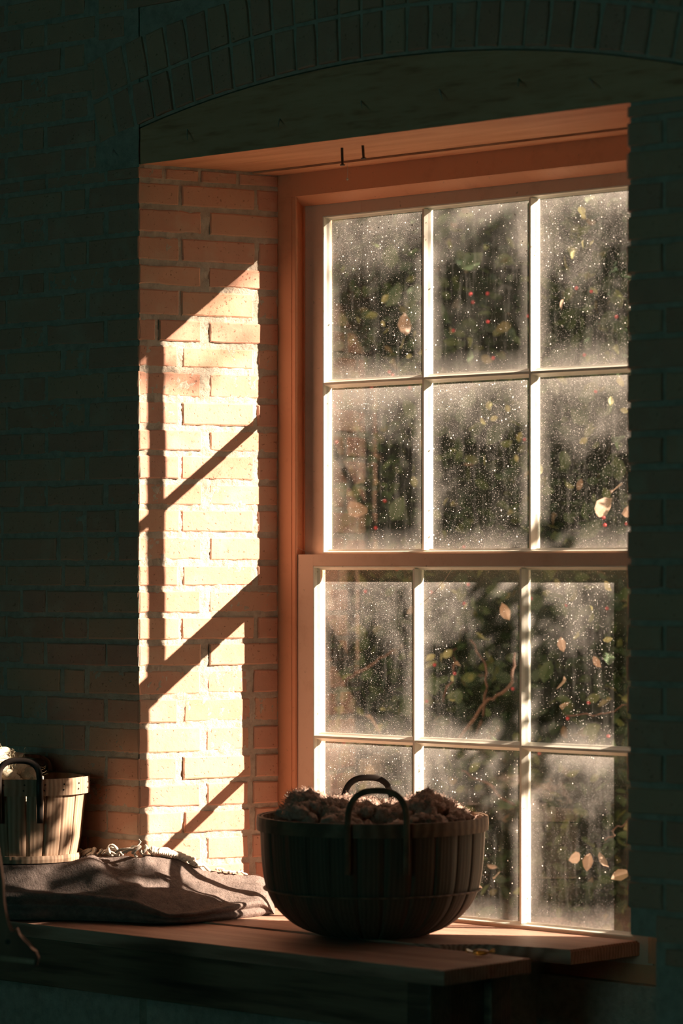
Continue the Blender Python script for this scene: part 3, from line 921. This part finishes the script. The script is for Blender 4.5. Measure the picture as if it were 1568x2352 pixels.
# ------------------------------------------------------------------ wrapped sweet on the table
def at(u, v, z):
    dep = -z*FPX/(v-1310); return st(.514 + (u-784)/FPX*dep, dep-D0, z)
cp = at(1103, 2194, SILL)
candy = empty('wrapped_candy', (cp.x, cp.y, zt))
tag(candy, 'amber sweet in a twisted clear wrapper on the table corner', 'candy')
candy.rotation_euler = (0, 0, math.atan2(RV.y, RV.x) + .12)
bm = bmesh.new(); bmesh.ops.create_icosphere(bm, subdivisions=3, radius=1)
for vv in bm.verts:
    c = vv.co; d = 1 + .06*nz(c.x, c.y, c.z, 4); vv.co = Vector((c.x*.0195*d, c.y*.011*d, .0085 + c.z*.0075*d))
bm_obj('sweet', bm, M_AMBER, candy)
for sg in (-1, 1):
    vv_, ff_ = [], []
    for i in range(7):
        q = i/6
        for k in range(10):
            a = 2*math.pi*k/10
            w = .0025 + .009*q; hh = .0022 + .0030*q*(1 if k % 2 else .35)
            vv_.append((sg*(.017 + .015*q), w*math.cos(a), .009 + q*.004 + hh*math.sin(a)))
    for i in range(6):
        for k in range(10):
            a = i*10+k; b = i*10+(k+1) % 10; ff_.append((a, b, b+10, a+10))
    o = mesh_obj('wrapper_twist', vv_, ff_, M_AMBER, candy)

# ------------------------------------------------------------------ carved wooden arm in the lower left foreground
DT = 7.0
tp = st(.514 + (0-784)/FPX*DT, DT-D0, 0)
tool = empty('wooden_stand', (tp.x, tp.y, 0.0))
tool.rotation_euler = (0, 0, math.atan2(RV.y, RV.x))
tag(tool, 'carved wooden stand arm with a rounded toe at the lower left edge', 'stand')
def pz(v): return Z0 - (v-1310)/FPX*DT
def pa(u): return u/FPX*DT
outl = [(-70, 2222), (40, 2230), (70, 2228), (86, 2218), (90, 2200), (84, 2184), (66, 2172), (54, 2160), (46, 2146), (40, 2131), (36, 2133), (33, 2142), (24, 2140), (16, 2118), (11, 2075), (8, 2020), (2, 1975), (-6, 1930), (-30, 1880), (-52, 1890), (-34, 1960), (-30, 2060), (-36, 2130), (-70, 2160)]
bm = bmesh.new(); add_prism(bm, [(pa(u), pz(v)) for u, v in outl], 'y', -.018, .018)
bmesh.ops.bevel(bm, geom=[e for e in bm.edges if abs(e.verts[0].co.y-e.verts[1].co.y) < 1e-6], offset=.0035, segments=2, affect='EDGES')
bm_obj('carved_arm', bm, M_TOOL, tool)
bm = bmesh.new(); add_prism(bm, [(pa(-68), pz(2196)), (pa(80), pz(2212)), (pa(82), pz(2202)), (pa(-68), pz(2184))], 'y', -.0195, .0195)
bm_obj('inlay_strip', bm, M_SPLINT2, tool)
bm = bmesh.new(); bmesh.ops.create_cone(bm, cap_ends=True, segments=20, radius1=.0055, radius2=.0055, depth=.041, matrix=Matrix.Translation((pa(20), 0, pz(2161))) @ Matrix.Rotation(math.pi/2, 4, 'X'))
bm_obj('rivet', bm, M_BLACK, tool)
bm = bmesh.new(); add_box(bm, pa(-66), pa(-20), -.02, .02, .03, pz(2221), .004); bm_obj('post', bm, M_TOOL, tool)
bm = bmesh.new(); add_box(bm, pa(-190), pa(110), -.16, .16, 0, .03, .006); bm_obj('foot_board', bm, M_TOOL, tool)

# ------------------------------------------------------------------ hedge outside
hedge = empty('berry_hedge', (-1.2, 2.4, -.1))
tag(hedge, 'dense dark green hedge with red berries and dry leaves outside the window', 'hedge')
HB = Vector((-1.2, 2.4, -.1))
rh = random.Random(21)
def leaf_pts(c, L, W, rnd, flat=.0):
    d = Vector((rnd.gauss(0, 1), rnd.gauss(0, 1), rnd.gauss(-.25, .8))).normalized()
    u = d.orthogonal().normalized(); u.rotate(Matrix.Rotation(rnd.uniform(0, 6.28), 3, d)); n = d.cross(u)
    pr = [(-.5, 0), (-.28, .34), (.05, .5), (.32, .3), (.5, 0)]
    v = [c + d*L*pr[0][0]]
    for a, b in pr[1:4]:
        v += [c + d*L*a + u*W*b + n*L*.10*abs(b), c + d*L*a - n*L*.02, c + d*L*a - u*W*b + n*L*.10*abs(b)]
    v.append(c + d*L*.5 - n*L*.12)
    f = [(0, 2, 1), (0, 3, 2), (1, 2, 5, 4), (2, 3, 6, 5), (4, 5, 8, 7), (5, 6, 9, 8), (7, 8, 10), (8, 9, 10)]
    return v, f
def keep(x, z, y):
    """loose outline: full below, open gaps near the top"""
    g = nz(x, z, y*.6, 1.6) + .4*nz(x, z, 4.0, 4)
    if z > .6: return g > -.5 + (z-.6)*.30
    return g > -.62
verts, faces = [], []
cnt = 0
while cnt < 30000:
    x, y, z = rh.uniform(-3.6, 1.15), 1.75 + abs(rh.gauss(0, .38)), rh.uniform(-1.75, 2.1)
    y += .22*nz(x, z, 1.0, 1.7) + (.25 if z > 1.2 else 0)
    if not keep(x, z, y): continue
    c = Vector((x, y, Z0+z)) - HB
    L = rh.uniform(.03, .06)
    v, f = leaf_pts(c, L, L*rh.uniform(.5, .7), rh)
    b0 = len(verts); verts += v; faces += [tuple(i+b0 for i in q) for q in f]; cnt += 1
fol = mesh_obj('foliage', verts, faces, M_LEAF, hedge); fol['kind'] = 'stuff'
# leaf bed deep in the hedge: larger, older leaves that close the view
verts, faces = [], []
for _ in range(5200):
    x, z = rh.uniform(-3.8, 1.1), rh.uniform(-1.75, 1.9)
    if not keep(x, z, 2.9): continue
    c = Vector((x, rh.uniform(2.55, 3.2), Z0+z)) - HB
    v, f = leaf_pts(c, .13, .10, rh)
    b0 = len(verts); verts += v; faces += [tuple(i+b0 for i in q) for q in f]
fol = mesh_obj('inner_foliage', verts, faces, M_LEAF, hedge); fol['kind'] = 'stuff'
# single leaves that stand out
lm = []
for k in range(6):
    v, f = leaf_pts(Vector((0, 0, 0)), .07, .045, rh)
    me = bpy.data.meshes.new('leaf'); me.from_pydata([tuple(q) for q in v], [], f)
    lm.append(me)
def see(u, v, y):
    """point of the hedge front that is seen at a picture position, for spreading the standout leaves"""
    k = (u-784)/FPX
    x = (k*(D0 + FV.y*y) + .514 - RV.y*y)/(RV.x - k*FV.x)
    dep = D0 + FV.x*x + FV.y*y
    return Vector((x, y, Z0 + (1310-v)/FPX*dep))
lmats = {}
for key, mt in (('g', M_LEAFG), ('y', M_LEAFY), ('t', M_LEAFT)):
    lmats[key] = []
    for me in lm:
        c = me.copy(); c.materials.append(mt); lmats[key].append(c)
def leaf_at(p, key, s):
    o = bpy.data.objects.new('leaf', rh.choice(lmats[key])); o.location = p - HB
    o.rotation_euler = (rh.uniform(0, 6.3), rh.uniform(0, 6.3), rh.uniform(0, 6.3)); o.scale = (s, s, s); link(o, hedge)
for k in range(80): leaf_at(see(rh.uniform(690, 1500), rh.uniform(560, 2150), rh.uniform(1.45, 1.85)), 'g', rh.uniform(.7, 1.3))
for k in range(60):
    c = rh.choice(((1150, 1010), (1380, 900), (1340, 520), (930, 1700), (1010, 1480), (1100, 1100), (890, 760), (1380, 1450)))
    leaf_at(see(c[0]+rh.gauss(0, 45), c[1]+rh.gauss(0, 60), rh.uniform(1.4, 1.75)), 'y', rh.uniform(.3, .55))
for (u, v, s) in ((1385, 1165, 1.1), (1415, 1120, 1.0), (1440, 1175, .8), (1290, 1480, .7), (1288, 1570, .8), (1296, 1620, .6), (1160, 1405, .8), (1370, 1520, .6), (950, 1400, 1.0), (860, 1665, 1.3),
                  (1050, 1525, .5), (1320, 1970, .8), (1350, 1980, .7), (1385, 1975, .7), (1425, 2010, .8), (1140, 2010, .6), (1130, 1990, .5), (820, 1170, 1.4), (930, 745, 1.1), (1290, 700, .6)):
    leaf_at(see(u, v, 1.42), 't', s*rh.uniform(.9, 1.1))
bm = bmesh.new(); bmesh.ops.create_icosphere(bm, subdivisions=2, radius=.0055)
bme = bpy.data.meshes.new('berry'); bm.to_mesh(bme); bm.free(); bme.materials.append(M_BERRY)
for k in range(50):
    p = see(rh.uniform(740, 1450), rh.uniform(620, 1750), rh.uniform(1.42, 1.7))
    o = bpy.data.objects.new('berry', bme); o.location = p - HB; link(o, hedge)
def branch(pts, r0, r1):
    P = [Vector(q) - HB for q in pts]; Q = []
    for a, b in zip(P, P[1:]):
        for k in range(5): Q.append(a.lerp(b, k/5) + Vector((rh.uniform(-1, 1), rh.uniform(-1, 1), rh.uniform(-1, 1)))*.008)
    Q.append(P[-1]); n = len(Q)
    v, f = tube(Q, [r0+(r1-r0)*k/n for k in range(n)], 6); mesh_obj('branch', v, f, M_TWIG, hedge, True)
branch([see(1040, 1710, 1.45), see(1120, 1610, 1.45), see(1175, 1570, 1.45), see(1182, 1500, 1.46)], .006, .004)
branch([see(1095, 1690, 1.5), see(1115, 1600, 1.5), see(1112, 1530, 1.5), see(1080, 1470, 1.5)], .005, .003)
branch([see(785, 1568, 1.45), see(850, 1530, 1.45), see(905, 1495, 1.45)], .006, .003)
branch([see(1020, 1610, 1.5), see(1040, 1530, 1.5), see(1048, 1490, 1.5)], .004, .003)
branch([see(1300, 1650, 1.5), see(1380, 1640, 1.5), see(1440, 1620, 1.5)], .003, .002)
branch([see(1180, 1850, 1.5), see(1120, 1800, 1.5), see(1060, 1770, 1.5)], .005, .003)
branch([see(1390, 1930, 1.5), see(1420, 1900, 1.5), see(1450, 1880, 1.5)], .003, .002)
for k in range(16):
    x = rh.uniform(-3.2, .9); y = rh.uniform(2.4, 2.8)
    branch([(x, y, -.1), (x+rh.uniform(-.2, .2), y, 1.0), (x+rh.uniform(-.4, .4), y-.1, 2.1), (x+rh.uniform(-.5, .5), y, 3.2)], .022, .006)

# solid dark core added inside the hedge so its gaps stay dark
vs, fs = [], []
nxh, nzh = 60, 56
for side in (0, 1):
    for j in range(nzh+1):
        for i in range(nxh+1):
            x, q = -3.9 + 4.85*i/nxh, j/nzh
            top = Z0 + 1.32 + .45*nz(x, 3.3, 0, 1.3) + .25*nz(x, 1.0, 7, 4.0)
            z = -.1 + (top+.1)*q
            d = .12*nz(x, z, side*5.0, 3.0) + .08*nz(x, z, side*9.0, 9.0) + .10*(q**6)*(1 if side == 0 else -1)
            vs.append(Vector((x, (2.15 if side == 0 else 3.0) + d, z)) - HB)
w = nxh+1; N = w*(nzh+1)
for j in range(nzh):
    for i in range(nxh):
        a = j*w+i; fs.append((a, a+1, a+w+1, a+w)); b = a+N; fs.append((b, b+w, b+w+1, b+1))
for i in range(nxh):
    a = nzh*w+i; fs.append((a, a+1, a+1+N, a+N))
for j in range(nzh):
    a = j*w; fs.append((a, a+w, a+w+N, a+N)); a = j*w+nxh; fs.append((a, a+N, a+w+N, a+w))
core = mesh_obj('dark_hedge_core', vs, fs, mat_plain('dark_core_green', (.016, .022, .013), .95, .05, .6, 25, .8), hedge)
core['kind'] = 'stuff'

# ------------------------------------------------------------------ unseen sapling added to keep sun off the shawl and small basket
KX = 1.25
tc = Vector((.86 + 1.42*KX, .41 + KX, Z0 - .30 + .84*KX))
tree = empty('added_shade_sapling', (tc.x, tc.y, -.1))
tag(tree, 'unseen sapling added outside to shade the shawl and small basket', 'tree')
rt = random.Random(4)
TBASE = Vector((tc.x, tc.y, -.1))
verts, faces = [], []
ux = Vector((1, -1.42, 0)).normalized()            # across the sun
for _ in range(130):
    while True:
        a, b, c = rt.uniform(-1, 1), rt.uniform(-1, 1), rt.uniform(-1, 1)
        if a*a + b*b + c*c < 1: break
    p = Vector((a*.10, b*.10, c*.40))
    v, f = leaf_pts(tc - TBASE + p, rt.uniform(.05, .08), rt.uniform(.03, .045), rt)
    b0 = len(verts); verts += v; faces += [tuple(i+b0 for i in q) for q in f]
o = mesh_obj('foliage', verts, faces, M_LEAF, tree); o['kind'] = 'stuff'
v, f = tube([Vector((0, 0, 0)), Vector((.02, .01, 1.0)), Vector((0, 0, tc.z - TBASE.z - .2)), Vector((0, 0, tc.z - TBASE.z + .25))], [.016, .013, .010, .004], 8)
mesh_obj('trunk', v, f, M_TWIG, tree, True)

# ------------------------------------------------------------------ unseen tree added so its twigs break up the top of the sun patch
KT = 3.0
tt = Vector((.40 + 1.42*KT, .43 + KT, Z0 + .90 + .84*KT))
tree2 = empty('added_shade_tree', (tt.x + 1.5, tt.y + .1, -.1))
tag(tree2, 'unseen taller tree added outside to dapple the top of the sun patch', 'tree')
TB2 = Vector((tt.x + 1.5, tt.y + .1, -.1))
verts, faces = [], []
for _ in range(900):
    a, b, c = rt.gauss(0, .38), rt.gauss(0, .25), rt.gauss(.28, .20)
    if c < .0 + .10*math.sin(a*9+1): continue
    v, f = leaf_pts(tt + Vector((a, b, c)) - TB2, rt.uniform(.05, .09), rt.uniform(.03, .05), rt)
    b0 = len(verts); verts += v; faces += [tuple(i+b0 for i in q) for q in f]
o = mesh_obj('foliage', verts, faces, M_LEAF, tree2); o['kind'] = 'stuff'
H2 = tt.z + .1
v, f = tube([Vector((0, 0, 0)), Vector((.05, .02, 1.6)), Vector((-.02, 0, 3.2)), Vector((-.10, 0, H2*.85)), Vector((-.35, 0, H2 + .25)), Vector((-.8, 0, H2 + .7))], [.07, .06, .045, .035, .025, .008], 10)
mesh_obj('trunk', v, f, M_TWIG, tree2, True)
for k in range(7):
    a = k*.9
    v, f = tube([Vector((-.35, 0, H2 + .22)), Vector((-.9 + .2*math.cos(a), -.05 + .2*math.sin(a), H2 + .35)), Vector((-1.45 + .5*math.cos(a), -.1 + .4*math.sin(a), H2 + .30 + .2*math.sin(a*2)))], [.014, .008, .003], 6)
    mesh_obj('branch', v, f, M_TWIG, tree2, True)
